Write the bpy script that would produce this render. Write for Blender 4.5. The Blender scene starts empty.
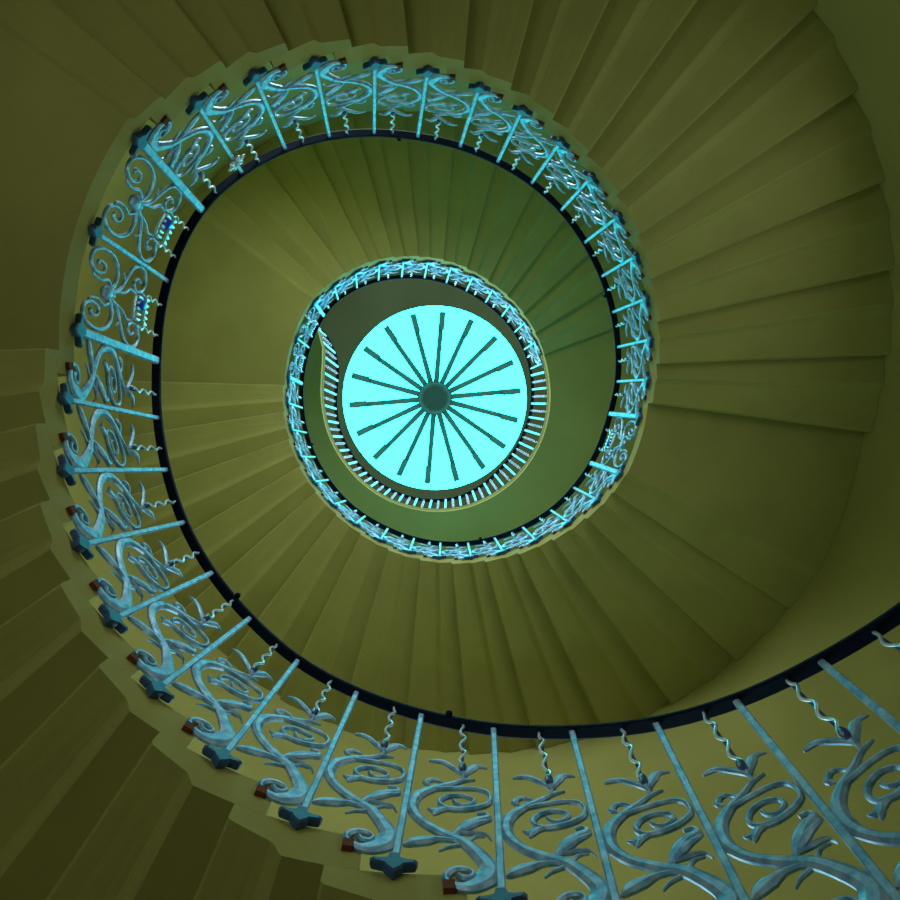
import bpy, math, random
from mathutils import Vector, Matrix
random.seed(7)
PI = math.pi
S = 1.10            # radius of the stair well in metres
EYE = 1.50          # camera height above the ground floor
col = bpy.context.scene.collection

# ------------------------------------------------------------------ survey of the railing
# one entry per railing post: number of risers climbed, angle and radius of its foot, angle and radius of its head
POSTS=[
   (0,45.8,1.000,43.5,1.015),
   (1,55.5,1.000,53.1,1.019),(2,64.8,1.000,62.3,1.020),(3,74.8,1.000,72.4,1.010),(4,85.1,1.000,82.7,1.005),
   (5,95.5,1.001,93.1,1.001),(6,105.9,1.004,103.5,1.004),(7,116.5,1.004,114.3,1.008),(8,127.6,1.005,125.1,1.003),
   (9,138.0,1.005,135.7,1.005),(10,148.9,1.007,146.5,1.007),(11,159.7,1.007,157.3,1.007),(12,170.5,1.006,168.0,1.016),
   (13,181.5,1.005,180.0,1.031),(13,197.4,1.000,196.4,1.033),(13,213.5,0.996,212.6,1.027),(14,224.6,0.991,224.2,1.035),
   (15,235.7,0.995,234.9,1.038),(16,246.6,0.993,245.0,1.034),(17,257.6,0.984,255.2,1.026),(18,267.9,0.986,265.5,1.020),
   (19,278.7,0.989,276.1,1.020),(20,288.7,0.993,286.3,1.024),(21,299.1,0.988,296.6,1.028),(22,309.3,0.984,307.1,1.030),
   (23,320.2,0.989,317.8,1.026),(24,330.3,0.993,328.3,1.024),(25,340.8,0.995,339.0,1.024),(26,351.0,1.003,349.3,1.027),
   (27,361.3,1.011,359.6,1.034),(28,371.2,1.019,369.7,1.033),(28,387.7,1.024,386.9,1.021),(29,397.0,1.027,396.4,1.032),
   (30,406.9,1.022,406.9,1.040),(31,417.7,1.013,417.8,1.036),(32,428.1,1.008,428.1,1.034),(33,438.2,1.003,437.6,1.031),
   (34,448.4,1.000,447.5,1.024),(35,458.5,0.997,457.5,1.016),(36,469.3,0.988,468.3,1.005),(37,479.9,0.978,478.6,1.003),
   (38,490.8,0.975,488.7,1.002),(39,502.0,0.977,500.0,0.997),(40,513.0,0.980,511.3,0.997),(41,524.1,0.985,522.5,0.999),
   (42,534.8,0.994,533.7,1.007),(43,545.2,1.004,544.5,1.024),(43,560.8,1.006,560.5,1.030),(43,576.3,1.017,575.7,1.046),
   (44,586.8,1.014,585.0,1.060),(45,597.0,1.015,594.7,1.055),(46,607.4,1.015,604.9,1.042),(47,617.5,1.004,615.5,1.023),
   (48,627.8,0.999,626.2,1.007),(49,638.4,0.994,637.0,0.992),(50,649.0,0.986,647.8,0.981),(51,659.8,0.978,659.3,0.974),
   (52,670.7,0.984,670.4,0.974),(53,681.6,0.986,681.2,0.975),(54,692.2,0.991,691.8,0.977),(55,703.1,0.993,702.8,0.978),
   ]
H0, DZ, HP = 0.8521, 0.11687, 0.7843      # first foot height, riser, post height (in well radii, above the eye)
for _i, _t in enumerate((47.3, 56.5, 65.9, 75.6, 85.3)): POSTS[_i] = (POSTS[_i][0], _t) + POSTS[_i][2:]
P = [(-3, 19.4, 1.0, 14.0, 1.015), (-2, 28.7, 1.0, 24.0, 1.015), (-1, 38.0, 1.0, 34.0, 1.015)] + POSTS
NP = len(P)                               # 64 posts
LAND = [(16, 17, 18), (33, 34), (49, 50, 51)]     # posts that stand on a landing
RW = 2.075                                # wall radius
Z_GAL = H0 + DZ * 55
Z_CEIL = 9.55

def cyl(th, r, z):
    a = math.radians(th)
    return Vector((r * math.cos(a) * S, r * math.sin(a) * S, z * S + EYE))

def lerp(a, b, t): return a + (b - a) * t

def foot_trz(s):
    i = max(0, min(NP - 2, int(math.floor(s)))); t = s - i
    a, b = P[i], P[i + 1]
    return lerp(a[1], b[1], t), lerp(a[2], b[2], t), H0 + DZ * lerp(a[0], b[0], t)

def head_trz(s):
    i = max(0, min(NP - 2, int(math.floor(s)))); t = s - i
    a, b = P[i], P[i + 1]
    return lerp(a[3], b[3], t), lerp(a[4], b[4], t), H0 + HP + DZ * lerp(a[0], b[0], t)

def r_foot(th):
    "radius of the railing foot at an unwrapped angle"
    if th <= P[0][1]: return P[0][2]
    for i in range(NP - 1):
        if P[i][1] <= th <= P[i + 1][1]:
            return lerp(P[i][2], P[i + 1][2], (th - P[i][1]) / (P[i + 1][1] - P[i][1]))
    return P[-1][2]

def catmull(pts, n):
    out = []
    m = len(pts)
    for i in range(m - 1):
        p0 = pts[max(i - 1, 0)]; p1 = pts[i]; p2 = pts[i + 1]; p3 = pts[min(i + 2, m - 1)]
        for j in range(n):
            t = j / n
            out.append(tuple(0.5 * (2 * b + (c - a) * t + (2 * a - 5 * b + 4 * c - d) * t * t + (3 * b - a - 3 * c + d) * t ** 3)
                             for a, b, c, d in zip(p0, p1, p2, p3)))
    out.append(tuple(pts[-1]))
    return out

# ------------------------------------------------------------------ materials
def mat(name, c1, c2=None, scale=8, rough=0.6, metal=0.0, bump=0.0, detail=4, spec=0.5):
    m = bpy.data.materials.new(name); m.use_nodes = True
    nt = m.node_tree; b = nt.nodes['Principled BSDF']
    b.inputs['Roughness'].default_value = rough; b.inputs['Metallic'].default_value = metal
    b.inputs['Specular IOR Level'].default_value = spec
    tc = nt.nodes.new('ShaderNodeTexCoord'); no = nt.nodes.new('ShaderNodeTexNoise')
    no.inputs['Scale'].default_value = scale; no.inputs['Detail'].default_value = detail
    nt.links.new(tc.outputs['Object'], no.inputs['Vector'])
    cr = nt.nodes.new('ShaderNodeValToRGB')
    cr.color_ramp.elements[0].position = 0.35; cr.color_ramp.elements[1].position = 0.65
    cr.color_ramp.elements[0].color = (*c1, 1); cr.color_ramp.elements[1].color = (*(c2 or c1), 1)
    nt.links.new(no.outputs['Fac'], cr.inputs['Fac']); nt.links.new(cr.outputs['Color'], b.inputs['Base Color'])
    if bump:
        bp = nt.nodes.new('ShaderNodeBump'); bp.inputs['Strength'].default_value = bump; bp.inputs['Distance'].default_value = 0.01
        nt.links.new(no.outputs['Fac'], bp.inputs['Height']); nt.links.new(bp.outputs['Normal'], b.inputs['Normal'])
    return m

def emit(name, c, strength):
    m = bpy.data.materials.new(name); m.use_nodes = True; nt = m.node_tree
    nt.nodes.remove(nt.nodes['Principled BSDF'])
    e = nt.nodes.new('ShaderNodeEmission'); e.inputs['Color'].default_value = (*c, 1); e.inputs['Strength'].default_value = strength
    nt.links.new(e.outputs[0], nt.nodes['Material Output'].inputs[0])
    return m

M_STONE = mat('stone', (0.285, 0.262, 0.070), (0.325, 0.302, 0.080), scale=3, rough=0.85, spec=0.1)
M_PLASTER = mat('plaster', (0.285, 0.262, 0.070), (0.315, 0.290, 0.078), scale=2, rough=0.9, spec=0.1)
M_IRON = mat('blue_iron', (0.13, 0.28, 0.42), (0.36, 0.50, 0.62), scale=38, rough=0.5, metal=0.5, bump=0.25, spec=0.5)
M_DARK = mat('dark_blue_paint', (0.010, 0.03, 0.10), (0.015, 0.04, 0.13), scale=20, rough=0.45)
M_RAIL = mat('dark_rail', (0.0025, 0.005, 0.014), (0.004, 0.007, 0.020), scale=10, rough=0.7, spec=0.06)
M_WOOD = mat('brown_block', (0.10, 0.028, 0.009), (0.15, 0.04, 0.013), scale=15, rough=0.8, spec=0.1)
M_FRAME = mat('skylight_bars', (0.014, 0.060, 0.05), (0.018, 0.075, 0.06), scale=12, rough=0.8, spec=0.05)
M_HUB = mat('skylight_hub', (0.006, 0.030, 0.024), (0.008, 0.036, 0.028), scale=12, rough=0.8, spec=0.05)
M_FLOOR = mat('floor_stone', (0.55, 0.42, 0.14), (0.60, 0.46, 0.16), scale=2, rough=0.7)
M_SKYG = emit('skylight_glass', (0.0147, 0.90, 1.0), 15.0)
M_FILLG = emit('window_daylight', (0.85, 1.0, 1.0), 3.5)  # this and the next five: glow of the invented windows, tinted as fill
M_FILLT = emit('window_daylight_high', (0.06, 0.60, 1.0), 34.0)
M_FILLU = emit('window_daylight_top', (0.85, 0.90, 1.0), 17.0)
M_FILLF = emit('window_daylight_green', (0.50, 0.9, 1.0), 6.0)
M_FILLB = emit('window_daylight_bright', (0.74, 0.92, 1.0), 26.0)
M_FILLD = emit('window_daylight_dim', (0.85, 0.95, 1.0), 2.0)
M_GEM = mat('blue_enamel', (0.005, 0.02, 0.45), (0.01, 0.03, 0.55), scale=20, rough=0.3)

# ------------------------------------------------------------------ mesh helpers
class MB:
    def __init__(s): s.v = []; s.f = []; s.sm = []
    def add(s, vs, fs, smooth=False):
        o = len(s.v); s.v += [Vector(x) for x in vs]
        for f in fs: s.f.append([i + o for i in f]); s.sm.append(smooth)
    def loft(s, rings, cap=True, smooth=True, closed=True):
        n = len(rings[0]); vs = [p for r in rings for p in r]; fs = []
        for i in range(len(rings) - 1):
            for j in range(n if closed else n - 1):
                a = i * n + j; b = i * n + (j + 1) % n
                fs.append([a, b, b + n, a + n])
        s.add(vs, fs, smooth)
        if cap:
            o = len(s.v) - len(vs)
            s.f.append([o + j for j in reversed(range(n))]); s.sm.append(False)
            s.f.append([o + (len(rings) - 1) * n + j for j in range(n)]); s.sm.append(False)
    def tube(s, pts, rad, n=6, smooth=True):
        rings = []; pts = [Vector(p) for p in pts]
        up = None
        for i, p in enumerate(pts):
            t = (pts[min(i + 1, len(pts) - 1)] - pts[max(i - 1, 0)]).normalized()
            if up is None: up = t.orthogonal().normalized()
            up = (up - t * up.dot(t)).normalized(); sd = t.cross(up)
            r = rad[i] if isinstance(rad, (list, tuple)) else rad
            rings.append([p + (up * math.cos(2 * PI * k / n) + sd * math.sin(2 * PI * k / n)) * r for k in range(n)])
        s.loft(rings, smooth=smooth)
    def blob(s, c, ax, ay, az, n=8, m=5):
        "ellipsoid with half axes given as vectors"
        rings = []
        for i in range(m + 1):
            ph = -PI / 2 + PI * i / m; k = max(math.cos(ph), 0.05)
            rings.append([c + az * math.sin(ph) + (ax * math.cos(2 * PI * j / n) + ay * math.sin(2 * PI * j / n)) * k for j in range(n)])
        s.loft(rings)
    def build(s, name, m, parent=None, origin=None, **props):
        if origin is None:
            origin = Vector((0, 0, 0))
            for v in s.v: origin += v
            origin /= max(1, len(s.v))
        me = bpy.data.meshes.new(name)
        me.from_pydata([tuple(v - origin) for v in s.v], [], s.f)
        me.polygons.foreach_set('use_smooth', s.sm)
        me.materials.append(m); me.update()
        import bmesh
        bm = bmesh.new(); bm.from_mesh(me); bmesh.ops.recalc_face_normals(bm, faces=bm.faces); bm.to_mesh(me); bm.free()
        o = bpy.data.objects.new(name, me); col.objects.link(o)
        w = Vector(origin)
        if parent is not None:
            o.parent = parent; o.location = w - world_loc(parent)
        else: o.location = w
        for k, v in props.items(): o[k] = v
        return o

def world_loc(o):
    l = Vector(o.location)
    while o.parent is not None:
        o = o.parent; l += Vector(o.location)
    return l

def thing(name, label, cat, loc, group=None):
    o = bpy.data.objects.new(name, None); col.objects.link(o); o.location = loc
    o.empty_display_size = 0.1
    o['label'] = label; o['category'] = cat
    if group: o['group'] = group
    return o

def tag(o, label, cat, group=None):
    o['label'] = label; o['category'] = cat
    if group: o['group'] = group
    return o

# ------------------------------------------------------------------ camera
cam = bpy.data.cameras.new('camera'); co = bpy.data.objects.new('camera', cam); col.objects.link(co)
R0 = Vector((0.999677, 0.0, -0.0254119)); R1 = Vector((-0.00078805, 0.99951904, -0.031001)); R2 = Vector((0.0253996, 0.031011, 0.9991963))
CAMP = Vector((-0.03489 * S, 0.23095 * S, EYE))
mt = Matrix(((R0.x, -R1.x, -R2.x, CAMP.x), (R0.y, -R1.y, -R2.y, CAMP.y), (R0.z, -R1.z, -R2.z, CAMP.z), (0, 0, 0, 1)))
co.matrix_world = mt
cam.sensor_width = 36; cam.lens = 36 * 850 / 900; cam.clip_start = 0.02; cam.clip_end = 100
bpy.context.scene.camera = co

def photo_angle(w):
    "angle of a world point as seen in the photo about the skylight centre, degrees clockwise from 12 o'clock"
    d = Vector(w) - CAMP
    x = 450 + 850 * R0.dot(d) / R2.dot(d); y = 450 + 850 * R1.dot(d) / R2.dot(d)
    return math.degrees(math.atan2(x - 435, 398 - y)) % 360, x, y

def clock(w):
    a, x, y = photo_angle(w)
    t = a / 30.0; h = int(t); mnt = int(round((t - h) * 12)) * 5
    if mnt == 60: h += 1; mnt = 0
    h = h % 12
    return '%d:%02d' % (12 if h == 0 else h, mnt)

# ------------------------------------------------------------------ setting: wall, floor, ceiling, added fill-light windows
def grid_wall():
    TH = [i * 2.5 for i in range(144)]
    ZS = sorted({-EYE / S, 0.2, 0.6, 3.5, 4.4, 5.8, 7.0, 8.4, Z_CEIL} | {w[2] for w in FILL_WINDOWS} | {w[3] for w in FILL_WINDOWS})
    holes = FILL_WINDOWS
    mb = MB(); idx = {}
    vs = []
    for zi, z in enumerate(ZS):
        for ti, t in enumerate(TH):
            idx[(ti, zi)] = len(vs); vs.append(cyl(t, RW, z))
    fs = []
    for zi in range(len(ZS) - 1):
        for ti in range(144):
            tm = TH[ti] + 1.25; zm = (ZS[zi] + ZS[zi + 1]) / 2
            if any((a < tm < b or a < tm - 360 < b) and c < zm < d for a, b, c, d, _k in holes): continue
            fs.append([idx[(ti, zi)], idx[((ti + 1) % 144, zi)], idx[((ti + 1) % 144, zi + 1)], idx[(ti, zi + 1)]])
    mb.add(vs, fs, True)
    return mb.build('wall_round', M_PLASTER, origin=Vector((0, 0, 0)), kind='structure')

# angle from, to, height from, to and kind of glow; windows invented to light the soffits; all lie outside the photo's frame or above a flight that hides them
FILL_WINDOWS = [(75, 110, 1.7, 3.05, 3), (210, 240, -0.8, 1.2, 0), (65, 95, 5.3, 6.3, 1), (250, 285, 3.4, 4.6, 4), (-30, 5, 1.5, 3.15, 5),
           (20, 50, 7.8, 9.0, 2), (90, 120, 7.8, 9.0, 2), (160, 190, 7.8, 9.0, 2), (240, 270, 7.8, 9.0, 2), (300, 330, 7.8, 9.0, 2)]
grid_wall()
for n, (a, b, c, d, kind) in enumerate(FILL_WINDOWS, 1):
    mb = MB(); k = 8; ro = RW + (0.75 if kind == 1 else 0.5 if c < 7 and kind != 0 else 0.16)  # deeper reveals hold back steep light from the added panes
    for i in range(k):           # reveals
        t0 = lerp(a, b, i / k); t1 = lerp(a, b, (i + 1) / k)
        for z in (c, d): mb.add([cyl(t0, RW, z), cyl(t1, RW, z), cyl(t1, ro, z), cyl(t0, ro, z)], [[0, 1, 2, 3]])
    for t in (a, b): mb.add([cyl(t, RW, c), cyl(t, RW, d), cyl(t, ro, d), cyl(t, ro, c)], [[0, 1, 2, 3]])
    # sash bars of the added window
    for q in range(5):
        t = lerp(a, b, q / 4)
        mb.add([cyl(t - .5, ro - .03, c), cyl(t + .5, ro - .03, c), cyl(t + .5, ro - .03, d), cyl(t - .5, ro - .03, d),
                cyl(t - .5, ro, c), cyl(t + .5, ro, c), cyl(t + .5, ro, d), cyl(t - .5, ro, d)],
               [[0, 1, 2, 3], [4, 5, 6, 7], [0, 3, 7, 4], [1, 2, 6, 5]])
    w = mb.build('window_%d' % n, M_PLASTER, kind='structure')  # made-up opening, unseen from the camera, there for fill light
    pb = MB()
    for i in range(k):
        t0 = lerp(a, b, i / k); t1 = lerp(a, b, (i + 1) / k)
        pb.add([cyl(t0, ro, c), cyl(t1, ro, c), cyl(t1, ro, d), cyl(t0, ro, d)], [[0, 1, 2, 3]])
    pb.build('pane', (M_FILLG, M_FILLT, M_FILLU, M_FILLF, M_FILLB, M_FILLD)[kind], w)  # glowing sheet that lights the step undersides and ironwork

mb = MB(); zf = -EYE / S
mb.add([cyl(i * 5, RW, zf) for i in range(72)] + [cyl(i * 5, RW, zf - 0.1) for i in range(72)],
       [list(range(72)), list(range(143, 71, -1))] + [[i, (i + 1) % 72, (i + 1) % 72 + 72, i + 72] for i in range(72)])
mb.build('floor', M_FLOOR, kind='structure')

SKC = (0.0395, -0.0563); SKR = 92 / 850 * Z_CEIL      # skylight centre and radius (well radii)
def sky(th, r, z):
    a = math.radians(th)
    return Vector(((SKC[0] + r * math.cos(a)) * S, (SKC[1] + r * math.sin(a)) * S, z * S + EYE))
mb = MB(); NN = 144; vs = []; fs = []
def wall_pt(i):
    return cyl(i * 360 / NN, RW + 0.003, Z_CEIL)
for i in range(NN):
    o = wall_pt(i)
    inn = sky(i * 360 / NN, SKR, Z_CEIL); inn2 = sky(i * 360 / NN, SKR, Z_CEIL + 0.16); o2 = Vector(o); o2.z += 0.16 * S
    vs += [o, inn, inn2, o2]
for i in range(NN):
    j = (i + 1) % NN
    for k in range(4):
        fs.append([i * 4 + k, j * 4 + k, j * 4 + (k + 1) % 4, i * 4 + (k + 1) % 4])
mb.add(vs, fs)
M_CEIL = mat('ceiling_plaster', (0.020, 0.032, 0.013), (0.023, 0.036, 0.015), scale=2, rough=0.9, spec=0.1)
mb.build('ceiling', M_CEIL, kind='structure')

# ------------------------------------------------------------------ skylight
sk = thing('skylight', 'round bright cyan glass skylight with eighteen dark spokes meeting in a central hub', 'skylight', sky(0, 0, Z_CEIL))
mb = MB(); rings = []
for j in range(0, 7):
    q = max(j / 6, 0.02)
    rings.append([sky(i * 5, SKR * q, Z_CEIL + 0.03 + 0.10 * (1 - q * q)) for i in range(72)])
mb.loft(rings, cap=False)
mb.build('glass_dome', M_SKYG, sk)
for n in range(18):
    a = 15 + 20 * n - 0.2
    mb = MB()
    d = Vector((math.cos(math.radians(a)), math.sin(math.radians(a)), 0)); t = Vector((-d.y, d.x, 0)); up = Vector((0, 0, 1))
    rings = []
    for q, w in ((0.10, 0.040), (0.2, 0.034), (0.5, 0.030), (0.92, 0.030)):
        c = sky(a, SKR * q, Z_CEIL - 0.03 + 0.08 * (1 - q * q))
        rings.append([c + t * w + up * 0.06, c - t * w + up * 0.06, c - t * w, c + t * w])
    mb.loft(rings, smooth=False)
    rib = mb.build('spoke', M_FRAME, sk)
    mb = MB(); rings = []
    sd = 1 if n % 2 == 0 else 1
    for q in (0.74, 0.77, 0.93):
        w = 0.029 if q == 0.72 else 0.035
        c = sky(a, SKR * q, Z_CEIL - 0.06 + 0.08 * (1 - q * q)) + t * (0.008 if q > 0.73 else 0.0)
        rings.append([c + t * w + up * 0.05, c - t * w + up * 0.05, c - t * w, c + t * w])
    mb.loft(rings, smooth=False)
    mb.build('spoke_foot', M_FRAME, rib)
mb = MB(); rings = []
for r, z in ((0.172, 0.09), (0.172, 0.02), (0.155, 0.0), (0.125, -0.005)):
    rings.append([sky(i * 10, SKR * r, Z_CEIL + z) for i in range(36)])
mb.loft(rings, smooth=False)
hub = mb.build('hub', M_FRAME, sk)
mb = MB(); rings = []
for r, z in ((0.135, 0.0), (0.135, -0.012), (0.115, -0.02), (0.02, -0.025)):
    rings.append([sky(i * 10, SKR * r, Z_CEIL + z) for i in range(36)])
mb.loft(rings)
mb.build('hub_cap', M_HUB, hub, label='darker round cap in the middle of the spokes')

# ------------------------------------------------------------------ stone steps
STONE_T = 0.1175
PITCH = 10.45
def stone(th0, th1, z, name, label, cat, group=None):
    """cantilevered stone from angle th0 (front) to th1 (back), tread at height z"""
    span = th1 - th0; u = PITCH
    e = th1 - u
    T1 = 0.092 if span > 1.5 * u else STONE_T
    NB = 0.1165
    colm = [(th0 - 0.33 * u, z - 0.112, z - 0.012), (th0 - 0.315 * u, z - NB, z - 0.003), (th0 - 0.29 * u, z - NB, z), (th0 - 0.15 * u, z - NB, z), (th0 - 0.01, z - NB, z), (th0, z - T1, z)]
    if span > 1.5 * u:
        n = int(span / 4)
        colm += [(lerp(th0, e + 0.4 * u, i / n), z - T1, z) for i in range(1, n)]
    colm += [(e + 0.2 * u, z - T1, z), (e + 0.39 * u, z - T1 - 0.001, z), (e + 0.42 * u, z - T1 + 0.004, z), (e + 0.455 * u, z - T1 + 0.016, z), (e + 0.49 * u, z - T1 + 0.027, z), (e + 0.53 * u, z - T1 + 0.034, z),
             (e + 0.62 * u, z - T1 + 0.040, z), (e + 0.8 * u, z - T1 + 0.050, z), (e + 0.97 * u, z - T1 + 0.058, z), (th1, z - T1 + 0.068, z)]
    qs = (0.0, 0.02, 0.35, 0.7, 1.0); rings = []
    for t, zb, zt in colm:
        ri = r_foot(min(max(t, 5), 705)) + 0.005
        rings.append([cyl(t, lerp(ri, RW - 0.002, q), zb) for q in qs] + [cyl(t, lerp(ri, RW - 0.002, q), zt) for q in reversed(qs)])
    mb = MB(); mb.loft(rings, smooth=False)
    org = cyl((th0 + th1) / 2, 1.5, z)
    return tag(mb.build(name, M_STONE, origin=org), label, cat, group)

step_spans = []
land_first = {g[0]: g for g in LAND}
i = 0
while i < NP - 1:
    if i in land_first:
        g = land_first[i]
        step_spans.append((P[g[0]][1] - 0.35 * PITCH, P[g[-1]][1] + 0.65 * PITCH, P[g[0]][0], 'landing', i))
        i = g[-1] + 1
    else:
        step_spans.append((P[i][1] - 0.35 * PITCH, None, P[i][0], 'step', i)); i += 1
gal0 = P[-1][1] - 0.35 * PITCH
used = {}
LN = ['stone landing slab at the left of the big ring, carrying two crowned railing panels',
      'stone landing slab at the right of the big ring, between two thick railing posts',
      'small high stone landing slab at the upper left of the inner ring']
nl = 0
for q, (a, b, k, kind, i) in enumerate(step_spans):
    nxt = step_spans[q + 1][0] if q + 1 < len(step_spans) else gal0
    z = H0 + DZ * k
    if kind == 'landing':
        o = stone(a, nxt, z, 'stone_landing', LN[nl], 'landing'); nl += 1
    else:
        w = cyl((a + nxt) / 2, 1.02, z - STONE_T)
        an, x, y = photo_angle(w)
        if i < 5:
            off = ['lowest', 'second lowest', 'third lowest', 'fourth lowest', 'fifth lowest'][i]
            lab = '%s stone stair step, below the bottom edge of the photo' % off
        else:
            ring = 'big outer' if i < 18 else ('big outer' if i < 33 else 'small inner')
            side = ('lower ' if i < 18 else 'climbing ') if ring == 'big outer' else ('' if i < 50 else 'topmost flight ')
            lab = 'stone step fanning from the %s ring at %s on a clock face' % (ring, clock(w))
        if lab in used: lab += ', the higher one'
        used[lab] = 1
        stone(a, nxt, z, 'stone_step', lab, 'step', 'cantilevered stone stair steps')

# gallery floor at the top
GB = [(702.5, .990), (712, .985), (730, .985), (765, .985), (795, .975), (820, .955), (861, .925), (892, .922), (908, .932), (917, .955),
      (923.6, .995), (930, 1.10), (932.5, 1.27), (933.5, 1.5), (934, 1.75), (934, 2.06)]
GT = [(702.5, .979), (712, .962), (727, .945), (742, .93), (764, .925), (793, .965), (808, .965), (838, .945), (861, .93), (902, .910), (913, .905), (918, .93),
      (924, .98), (930, 1.11), (932.5, 1.262), (933.5, 1.5), (934, 1.75), (934, 2.055)]
def interp_poly(tab, th):
    for (a, ra), (b, rb) in zip(tab, tab[1:]):
        if a <= th <= b and b > a: return lerp(ra, rb, (th - a) / (b - a))
    return tab[0][1] if th < tab[0][0] else tab[-1][1]
gin = []
th = gal0
while th < 923: gin.append((th, interp_poly(GB, th) + 0.010)); th += 3
gin += [(t, r + 0.01) for t, r in GB if t >= 923.6]
gin[-1] = (934.5, RW - 0.002)
mb = MB(); rings = []
for t, r in gin:
    rings.append([cyl(t, r, Z_GAL), cyl(t, max(RW - 0.002, r), Z_GAL), cyl(t, max(RW - 0.002, r), Z_GAL - 0.13), cyl(t, r, Z_GAL - 0.13),
                  cyl(t, r, Z_GAL - 0.045), cyl(t, r - 0.012, Z_GAL - 0.03), cyl(t, r - 0.012, Z_GAL - 0.008)])
mb.loft(rings[:-1], smooth=False)
tag(mb.build('gallery_floor', M_PLASTER), 'plain olive underside of the gallery floor ringing the skylight at the top of the stairs', 'gallery')

# ------------------------------------------------------------------ railing parts
def bar_section(mb, a, b, w, d, tang, rad):
    "rectangular bar from a to b: width w along tang, depth d along rad, chamfered"
    c = min(w, d) * 0.2
    sec = [(w / 2 - c, d / 2), (-w / 2 + c, d / 2), (-w / 2, d / 2 - c), (-w / 2, -d / 2 + c), (-w / 2 + c, -d / 2), (w / 2 - c, -d / 2), (w / 2, -d / 2 + c), (w / 2, d / 2 - c)]
    n = 6
    mb.loft([[lerp(a, b, i / n) + tang * x + rad * y for x, y in sec] for i in range(n + 1)], smooth=False)

def frame_at(th):
    a = math.radians(th)
    return Vector((-math.sin(a), math.cos(a), 0)), Vector((math.cos(a), math.sin(a), 0))     # tangent uphill, outward

def post(i, parent, thick):
    p = P[i]; zb = H0 + DZ * p[0]
    a = cyl(p[1], p[2], zb); b = cyl(p[3], p[4], zb + HP)
    tg, ra = frame_at(p[1])
    mb = MB(); w = 0.030 if thick else 0.016
    bar_section(mb, a, b, w, w * 0.75, tg, ra)
    po = mb.build('post', M_IRON, parent, origin=a)
    # foot: a spreading leaf bracket with a pointed drop
    mb = MB(); k = 1.15 if thick else 1.0
    up = Vector((0, 0, 1)); c = a - ra * 0.006
    prof = [(-.046, .012), (-.043, .002), (-.020, -.004), (-.015, -.014), (0, -.032), (.015, -.014), (.020, -.004), (.043, .002), (.046, .012), (.030, .011), (.014, .015), (.010, .032), (-.010, .032), (-.014, .015), (-.030, .011)]
    rings = []
    for dd, sc in ((0.008, .95), (0.005, 1), (-0.007, 1), (-0.012, .85)):
        rings.append([c + ra * dd + tg * x * k * sc + up * y * k * (sc if y < 0 else 1) for x, y in prof])
    mb.loft(rings, smooth=False)
    mb.build('foot', M_FOOT, po, label='dark blue pointed foot bracket')
    return po
M_FOOT = mat('foot_paint', (0.012, 0.045, 0.12), (0.024, 0.075, 0.17), scale=30, rough=0.5)

PW, PH = 0.200, HP * S
def panel_fn(i, width=None):
    a0 = P[i]; a1 = P[i + 1]
    z0 = H0 + DZ * a0[0]; z1 = H0 + DZ * a1[0]
    def f(U, V, d=0.0):
        u = U; v = V
        tb = lerp(a0[1], a1[1], u); rb = lerp(a0[2], a1[2], u); zb = lerp(z0, z1, u)
        tt = lerp(a0[3], a1[3], u); rt = lerp(a0[4], a1[4], u)
        b = cyl(tb, rb, zb); t = cyl(tt, rt, zb + HP)
        x = b + (t - b) * v
        _, ra = frame_at(lerp(tb, tt, v))
        return x + ra * d
    return f

def ribbon(mb, f, pts, wid, thick=0.009, n=4, d0=0.0, pw=PW, bow=None):
    """a forged iron strip following (u,v) points; wid = list of widths (m) spread over its length; bow = outward offsets"""
    c = catmull([(u * pw, v * PH) for u, v in pts], n)
    m = len(c); rings = []
    for i, (x, y) in enumerate(c):
        x0, y0 = c[max(i - 1, 0)]; x1, y1 = c[min(i + 1, m - 1)]
        dx, dy = x1 - x0, y1 - y0; L = math.hypot(dx, dy) or 1e-6
        nx, ny = -dy / L, dx / L
        t = i / (m - 1) * (len(wid) - 1); k = min(int(t), len(wid) - 2)
        w = lerp(wid[k], wid[k + 1], t - k)
        if bow:
            t = i / (m - 1) * (len(bow) - 1); k = min(int(t), len(bow) - 2); dd = d0 + lerp(bow[k], bow[k + 1], t - k)
        else: dd = d0
        th = thick * min(1.0, 0.45 + w / 0.02)
        ring = []
        for a, b in ((-1, .4), (-1, -.15), (-.4, -.6), (.4, -.6), (1, -.15), (1, .4)):
            ring.append(f((x + nx * a * w / 2) / pw, (y + ny * a * w / 2) / PH, dd + b * th))
        rings.append(ring)
    mb.loft(rings, smooth=False)

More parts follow.
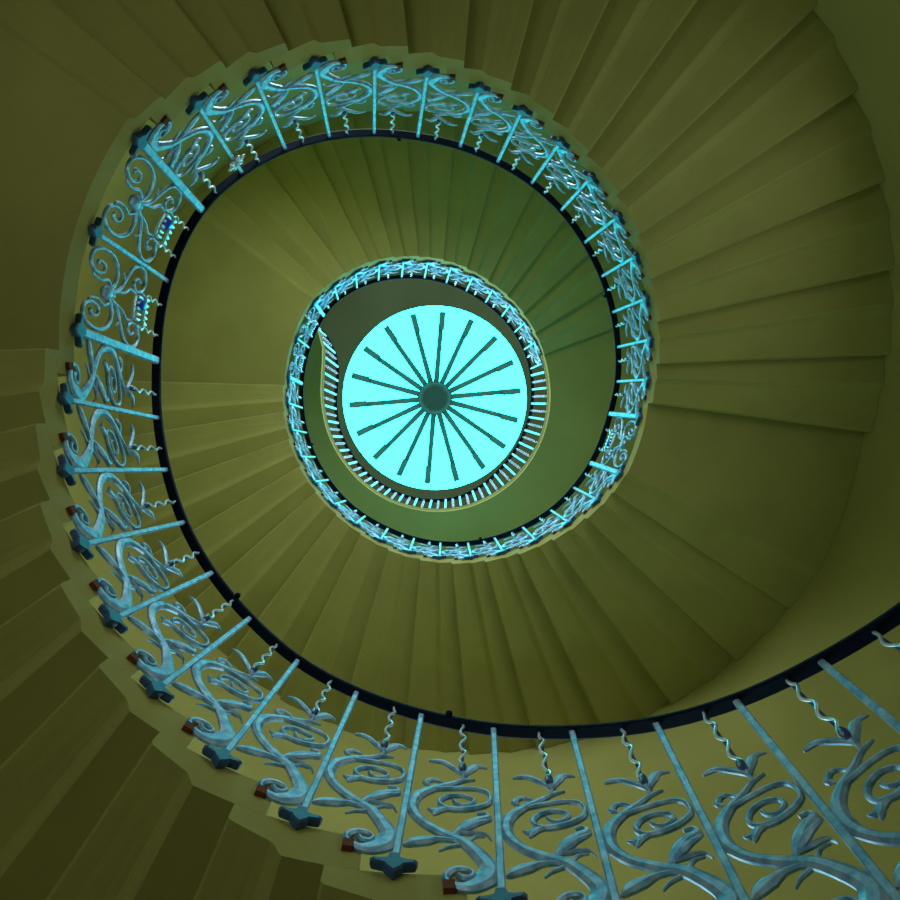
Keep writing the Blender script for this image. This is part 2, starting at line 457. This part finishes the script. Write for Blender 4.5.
TR = {
 'stem': [(0.387,0.075),(0.350,0.066),(0.286,0.075),(0.252,0.096),(0.307,0.107),(0.419,0.094),(0.499,0.064),(0.499,0.037),(0.424,0.028),(0.286,0.042),(0.167,0.081),(0.105,0.115),(0.102,0.147),(0.214,0.193),(0.343,0.226),(0.488,0.236),(0.649,0.249),(0.794,0.268),(0.896,0.305),(0.916,0.353),(0.862,0.409),(0.717,0.468),(0.545,0.515),(0.395,0.560),(0.243,0.587)],
 'spiral': [(0.716,0.464),(0.493,0.501),(0.268,0.527),(0.120,0.525),(0.073,0.497),(0.100,0.457),(0.244,0.416),(0.433,0.384),(0.576,0.376),(0.634,0.400),(0.561,0.440),(0.415,0.468),(0.280,0.467),(0.256,0.448),(0.351,0.416),(0.447,0.416),(0.473,0.430)],
 'sleaf': [(0.500,0.379),(0.600,0.362),(0.691,0.340),(0.752,0.342)],
 'sleaf2': [(0.560,0.372),(0.654,0.339),(0.686,0.318)],
 'curl': [(0.570,0.500),(0.636,0.520),(0.741,0.521),(0.818,0.488),(0.760,0.486)],
 'tul0': [(0.453,0.230),(0.434,0.257),(0.346,0.303),(0.221,0.350),(0.101,0.378),(0.139,0.394),(0.221,0.386)],
 'tul1': [(0.400,0.272),(0.222,0.316),(0.068,0.342)],
 'tul2': [(0.423,0.262),(0.267,0.290),(0.133,0.310),(0.079,0.296)],
 'leaf': [(0.440,0.222),(0.596,0.206),(0.747,0.178),(0.853,0.152),(0.949,0.119)],
 'th1': [(0.332,0.225),(0.245,0.264),(0.139,0.277)],
 'th2': [(0.400,0.206),(0.514,0.180),(0.590,0.151)],
 'petl': [(0.385,0.603),(0.506,0.630),(0.657,0.642),(0.798,0.619)],
 'petr': [(0.377,0.603),(0.282,0.653),(0.202,0.681),(0.099,0.691)],
 'stemt': [(0.383,0.564),(0.377,0.590),(0.385,0.617)],
}

def corkscrew(mb, a, b, amp, rad, turns, n=6, start=0.0, flat=0.25, out=None):
    ax = (b - a); L = ax.length; ax.normalize()
    m = (a + b) / 2; ra = Vector((m.x, m.y, 0)).normalized() if out is None else out
    e = ra.cross(ax).normalized(); g = ax.cross(e)
    steps = int(turns * 8) + 1; pts = []
    for i in range(steps + 1):
        t = i / steps; w = amp * min(1, t * 8, (1 - t) * 8)
        ph = 2 * PI * turns * t + start
        pts.append(a + (b - a) * t + (e * math.cos(ph) + g * math.sin(ph) * flat) * w)
    mb.tube(pts, rad, n=n)

def scroll_panel(i, parent):
    f = panel_fn(i); org = f(0.5, 0.0)
    mb = MB()
    ribbon(mb, f, TR['stem'], [.015, .011, .011, .012, .015, .024, .040, .044, .036, .032, .030, .028, .021, .011, .003], thick=0.011)
    ribbon(mb, f, TR['spiral'], [.009, .009, .010, .011, .012, .010, .009, .007, .009], thick=0.011)
    ribbon(mb, f, TR['sleaf'], [.006, .016, .012, .002]); ribbon(mb, f, TR['sleaf2'], [.008, .012, .003])
    ribbon(mb, f, TR['curl'], [.008, .008, .010, .012, .006])
    ribbon(mb, f, TR['tul0'], [.006, .013, .026, .019, .010, .004], thick=0.011)
    ribbon(mb, f, TR['tul1'], [.010, .016, .010, .002], bow=[0, -.008, -.012]); ribbon(mb, f, TR['tul2'], [.008, .012, .008, .003], bow=[0, .006, .012])
    ribbon(mb, f, TR['leaf'], [.007, .010, .026, .022, .003], thick=0.011)
    ribbon(mb, f, TR['th1'], [.008, .006, .002]); ribbon(mb, f, TR['th2'], [.008, .006, .002])
    pn = mb.build('scroll_panel', M_IRON, parent, origin=org)
    mb = MB()
    ribbon(mb, f, TR['petl'], [.012, .022, .018, .003], thick=0.008, bow=[0, -.006, -.008]); ribbon(mb, f, TR['petr'], [.012, .022, .014, .003], thick=0.008, bow=[0, -.004, .004])
    ribbon(mb, f, TR['stemt'], [.012, .009, .012])
    ribbon(mb, f, [(.385, .600), (.37, .628), (.36, .650)], [.012, .014, .003], thick=0.008, bow=[0, .014, .022])
    ribbon(mb, f, [(.385, .600), (.40, .618), (.41, .630)], [.012, .012, .003], thick=0.008, bow=[0, -.010, -.018])
    mb.build('tulip_flower', M_IRON, pn)
    mb = MB()
    b0 = f(.39, .612); b1 = f(.407, 0.998)
    c = f(.39, .635, -.008)
    mb.blob(c, Vector((.010, 0, 0)), Vector((0, .010, 0)), (b1 - b0) * 0.075)
    mb.build('flower_heart', M_DARK, pn, label='dark blue heart of the tulip')
    mb = MB(); corkscrew(mb, b0, b1, 0.0080, 0.0040, 3.3, n=5, start=i * 2.4)
    mb.build('twisted_bar', M_SILV, pn, label='silvery corkscrew bar')
    mb = MB(); mb.tube([b0 + (f(.39, .612, .006) - b0), b1 + (f(.39, .612, .006) - b0)], 0.0035, n=5); mb.build('bar_core', M_DARK, pn, label='dark rod behind the corkscrew')
    # spacer block between tread and scroll
    mb = MB(); z0 = H0 + DZ * P[i][0]
    c0 = f(.475, .032, -0.004); tg, ra = frame_at(lerp(P[i][1], P[i + 1][1], .50))
    bx = [c0 + tg * x + ra * y + Vector((0, 0, zz)) for zz in (-.028, .002) for x, y in ((-.011, -.003), (.011, -.003), (.011, .012), (-.011, .012))]
    mb.add(bx, [[0, 1, 2, 3], [4, 5, 6, 7], [0, 1, 5, 4], [1, 2, 6, 5], [2, 3, 7, 6], [3, 0, 4, 7]])
    mb.build('spacer_block', M_WOOD, pn, label='small red-brown block between scroll and stone')
    return pn
M_SILV = mat('silver_iron', (0.5, 0.65, 0.70), (0.75, 0.85, 0.88), scale=60, rough=0.35, metal=0.5)

CR = {
 'low': [(.50, .24), (.43, .315), (.31, .35), (.18, .325), (.10, .24), (.10, .13), (.18, .055), (.29, .06), (.345, .13), (.31, .20), (.235, .195), (.225, .14), (.27, .12)],
 'low2': [(.42, .31), (.365, .26), (.40, .19), (.385, .11), (.33, .10)],
 'up': [(.50, .28), (.40, .40), (.25, .455), (.10, .51), (.045, .58), (.07, .66), (.18, .70), (.29, .67), (.32, .60), (.25, .555), (.18, .59), (.21, .63)],
 'up2': [(.44, .37), (.40, .47), (.33, .53), (.36, .61), (.42, .64)],
}
def crown_panel(i, parent):
    f = panel_fn(i); org = f(.5, 0); pw = 0.30
    mb = MB()
    for side in (0, 1):
        g = (lambda U, V, d=0.0: f(U, V, d)) if side == 0 else (lambda U, V, d=0.0: f(1 - U, V, d))
        ribbon(mb, g, CR['low'], [.016, .015, .014, .012, .012, .011, .010, .008, .012], thick=0.011, pw=pw)
        ribbon(mb, g, CR['low2'], [.010, .012, .010, .008, .003], pw=pw)
        ribbon(mb, g, CR['up'], [.016, .013, .013, .012, .011, .011, .010, .008, .010], thick=0.011, pw=pw)
        ribbon(mb, g, CR['up2'], [.010, .009, .010, .009, .004], pw=pw)
        ribbon(mb, g, [(.30, .455), (.24, .43), (.20, .40)], [.008, .007, .002], pw=pw)
        ribbon(mb, g, [(.29, .67), (.32, .70), (.33, .73)], [.010, .010, .009], pw=pw)
    c = f(.5, .25, -.006); tg, ra = frame_at(lerp(P[i][1], P[i + 1][1], .5))
    mb.blob(c, tg * .026, ra * .014, Vector((0, 0, .045)))
    mb.blob(f(.5, .31, -.004), tg * .012, ra * .010, Vector((0, 0, .03)))
    pn = mb.build('crown_panel', M_IRON, parent, origin=org, label='symmetrical lyre-shaped panel of double scrolls')
    # crown: band, arches and balls, with a blue cap
    mb = MB()
    ribbon(mb, f, [(.37, .60), (.50, .592), (.63, .60)], [.014, .014, .014], thick=.010, pw=pw, d0=-.004)
    for u in (.38, .44, .5, .56, .62):
        ribbon(mb, f, [(u, .605), (.5 + (u - .5) * 1.1, .635), (u, .665)], [.010, .013, .009], thick=.010, pw=pw, d0=-.010)
    for u in (.36, .43, .5, .57, .64):
        ribbon(mb, f, [(u, .715), (u, .74), (.5 + (u - .5) * 1.12, .765)], [.024, .020, .003], thick=.010, pw=pw, d0=-.010)
    cr = mb.build('crown', M_SILV, pn, label='bright openwork crown')
    mb = MB(); mb.blob(f(.555, .665, -.012), tg * .024, ra * .014, Vector((0, 0, .040)))
    mb.build('crown_cap', M_GEM, pn, label='deep blue cap of the crown')
    for u in (.31, .69):
        mb = MB(); corkscrew(mb, f(u, .70), f(u, .998), 0.0080, 0.0036, 3.0, n=5, start=i)
        mb.build('twisted_bar', M_SILV, pn, label='silvery corkscrew bar')
    return pn

THICK = {16, 18, 33, 34, 49, 51}
SECTS = [(0, 15, 'scrolled blue iron railing of the lowest flight, along the photo bottom and left'),
         (16, 18, 'landing railing at the left of the big ring with two crowned lyre panels'),
         (19, 32, 'scrolled blue iron railing along the top and right of the big ring, between two landings'),
         (33, 34, 'short landing railing at the right of the big ring with one lyre panel'),
         (35, 48, 'bright scrolled railing of the third flight, along the bottom and left of the inner ring'),
         (49, 51, 'short landing railing at the upper left of the small inner ring'),
         (52, 63, 'bright scrolled railing of the top flight, along the top of the inner ring')]
crown_spans = {16, 17, 33, 49, 50}
for a, b, lab in SECTS:
    rt = thing('stair_railing', lab, 'railing', cyl(P[a][1], P[a][2], H0 + DZ * P[a][0]), 'iron stair railing sections')
    for i in range(a, b + 1): post(i, rt, i in THICK)
    # the panels of a section run from the post before it to its last post
    lo = a - 1 if (a >= 19 and a not in (33, 49)) else a
    if a in (16, 33, 49): rng = range(a, b)
    elif a == 0: rng = range(0, 16)
    elif a == 19: rng = range(18, 33)
    elif a == 35: rng = range(34, 49)
    else: rng = range(51, 63)
    for i in rng:
        if i in crown_spans: crown_panel(i, rt)
        else: scroll_panel(i, rt)

# ------------------------------------------------------------------ gallery railing
def gal_pts(tab, z, n=8):
    out = []
    pts = [tuple(cyl(t, r, z)) for t, r in tab]
    return [Vector(p) for p in catmull(pts, n)]
def dense(tab):
    out = []
    for (a, ra), (b, rb) in zip(tab, tab[1:]):
        n = max(1, int(max(abs(b - a) / 2, abs(rb - ra) / 0.03)))
        for j in range(n): out.append((lerp(a, b, j / n), lerp(ra, rb, j / n)))
    out.append(tab[-1]); return out
def resample(tab, z):
    c = [Vector(cyl(t, r, z)) for t, r in dense(tab)]
    for _ in range(6):
        c = [c[0]] + [(c[j - 1] + c[j] * 2 + c[j + 1]) / 4 for j in range(1, len(c) - 1)] + [c[-1]]
    L = [0]
    for p, q in zip(c, c[1:]): L.append(L[-1] + (q - p).length)
    return c, L
cb, Lb = resample(GB, Z_GAL); ct, Lt = resample(GT, Z_GAL + HP)
def at_len(c, L, s):
    s *= L[-1]
    for j in range(len(c) - 1):
        if L[j + 1] >= s:
            return c[j] + (c[j + 1] - c[j]) * ((s - L[j]) / (L[j + 1] - L[j] + 1e-9))
    return c[-1]
gr = thing('gallery_railing', 'small bright railing of close posts and corkscrew bars around the skylight opening', 'railing', at_len(cb, Lb, 0.02))
NG = 35
def top_for(base):
    # nearest head point with a matching angle around the well
    an = math.atan2(base.y, base.x)
    best = None
    for j in range(len(ct) - 1):
        p = ct[j]; d = (math.atan2(p.y, p.x) - an + PI) % (2 * PI) - PI
        e = abs(d) + 0.25 * abs(p.xy.length - base.xy.length)
        if best is None or e < best[0]: best = (e, p)
    return best[1]
for n in range(NG * 2 - 1):
    s = (n + 1.3) / (NG * 2 + 0.6)
    a = at_len(cb, Lb, s); b = at_len(ct, Lt, s)
    if s < 0.80:
        ta = math.atan2(a.y, a.x) - 0.02; rr = None
        for j in range(len(ct) - 1):
            d0 = (math.atan2(ct[j].y, ct[j].x) - ta + PI) % (2 * PI) - PI; d1 = (math.atan2(ct[j + 1].y, ct[j + 1].x) - ta + PI) % (2 * PI) - PI
            if d0 <= 0 <= d1 and d1 - d0 < 1 and rr is None: rr = ct[j] + (ct[j + 1] - ct[j]) * (-d0 / (d1 - d0 + 1e-9))
        if rr is not None: b = rr
    a2 = at_len(cb, Lb, min(1, s + .004)); tg = (a2 - a).normalized(); ra = Vector((tg.y, -tg.x, 0))
    mb = MB()
    if n % 2 == 0:
        bar_section(mb, a, b, 0.022, 0.016, tg, ra); mb.build('post', M_IRON, gr, origin=a)
    else:
        corkscrew(mb, a, b, 0.010, 0.0035, 8, n=4, start=n, flat=1.0); mb.build('twisted_bar', M_IRON, gr, origin=a)

# ------------------------------------------------------------------ handrail
hp = []
ctrl = [(P[i][3], P[i][4], H0 + HP + DZ * P[i][0]) for i in range(NP)]
for t, r, z in catmull(ctrl, 5): hp.append(cyl(t, r, z))
galp = [p.copy() for p in ct]
k0 = next(j for j, p in enumerate(galp) if Lt[j] > 0.10)
hp = hp + galp[k0:]
# light smoothing
for _ in range(3):
    hp = [hp[0]] + [(hp[j - 1] + hp[j] * 2 + hp[j + 1]) / 4 for j in range(1, len(hp) - 1)] + [hp[-1]]
mb = MB(); rings = []
sec = [(-.018, .002), (-.018, .010), (-.015, .015), (-.008, .018), (.008, .018), (.015, .015), (.018, .010), (.018, .002), (.014, -.002), (-.014, -.002)]
for j, p in enumerate(hp):
    t = (hp[min(j + 1, len(hp) - 1)] - hp[max(j - 1, 0)]).normalized()
    out = Vector((t.y, -t.x, 0)).normalized()      # outward for a counter-clockwise climb
    up = out.cross(t); 
    if up.z < 0: up = -up
    rings.append([p + out * (x + 0.004) + up * (y + 0.002) for x, y in sec])
mb.loft(rings, smooth=False)
hr = tag(mb.build('handrail', M_RAIL, origin=hp[0]), 'long dark navy handrail spiralling up the open well and around the gallery', 'handrail')
for s in (7.6, 11.4, 22.55, 29.5, 38.5, 46.5):
    t, r, z = head_trz(s)
    mb = MB(); c = cyl(t, r - 0.018, z + 0.012); _, ra = frame_at(t)
    mb.blob(c, Vector((.011, 0, 0)), Vector((0, .011, 0)), Vector((0, 0, .013)))
    mb.build('stud', M_RAIL, hr)
# flower boss on the post just above the left landing
p = P[19]; zb = H0 + DZ * p[0]; tg, ra = frame_at(p[1])
c = lerp(cyl(p[1], p[2], zb), cyl(p[3], p[4], zb + HP), 0.80) - ra * 0.012
mb = MB()
for q in range(6):
    an = q * PI / 3; dv = tg * math.cos(an) + Vector((0, 0, 1)) * math.sin(an)
    mb.blob(c + dv * 0.026, dv * 0.022, dv.cross(ra) * 0.012, ra * 0.007)
mb.blob(c - ra * 0.008, tg * .012, Vector((0, 0, .012)), ra * .008)
r19 = [o for o in bpy.data.objects if o.name.startswith('stair_railing')][2]
mb.build('rosette', M_SILV, r19, label='small flower boss near the head of a post')

w = bpy.data.worlds.new('world'); bpy.context.scene.world = w; w.use_nodes = True
w.node_tree.nodes['Background'].inputs[0].default_value = (0.3, 0.6, 0.6, 1); w.node_tree.nodes['Background'].inputs[1].default_value = 0.02

sc = bpy.context.scene
sc.view_settings.view_transform = 'Standard'; sc.view_settings.look = 'None'
sc.view_settings.exposure = 0.0; sc.view_settings.gamma = 1.0; sc.view_settings.use_curve_mapping = False
sc.render.engine = 'CYCLES'
sc.cycles.use_denoising = True
sc.cycles.max_bounces = 10; sc.cycles.diffuse_bounces = 7
sc.cycles.caustics_reflective = False; sc.cycles.caustics_refractive = False
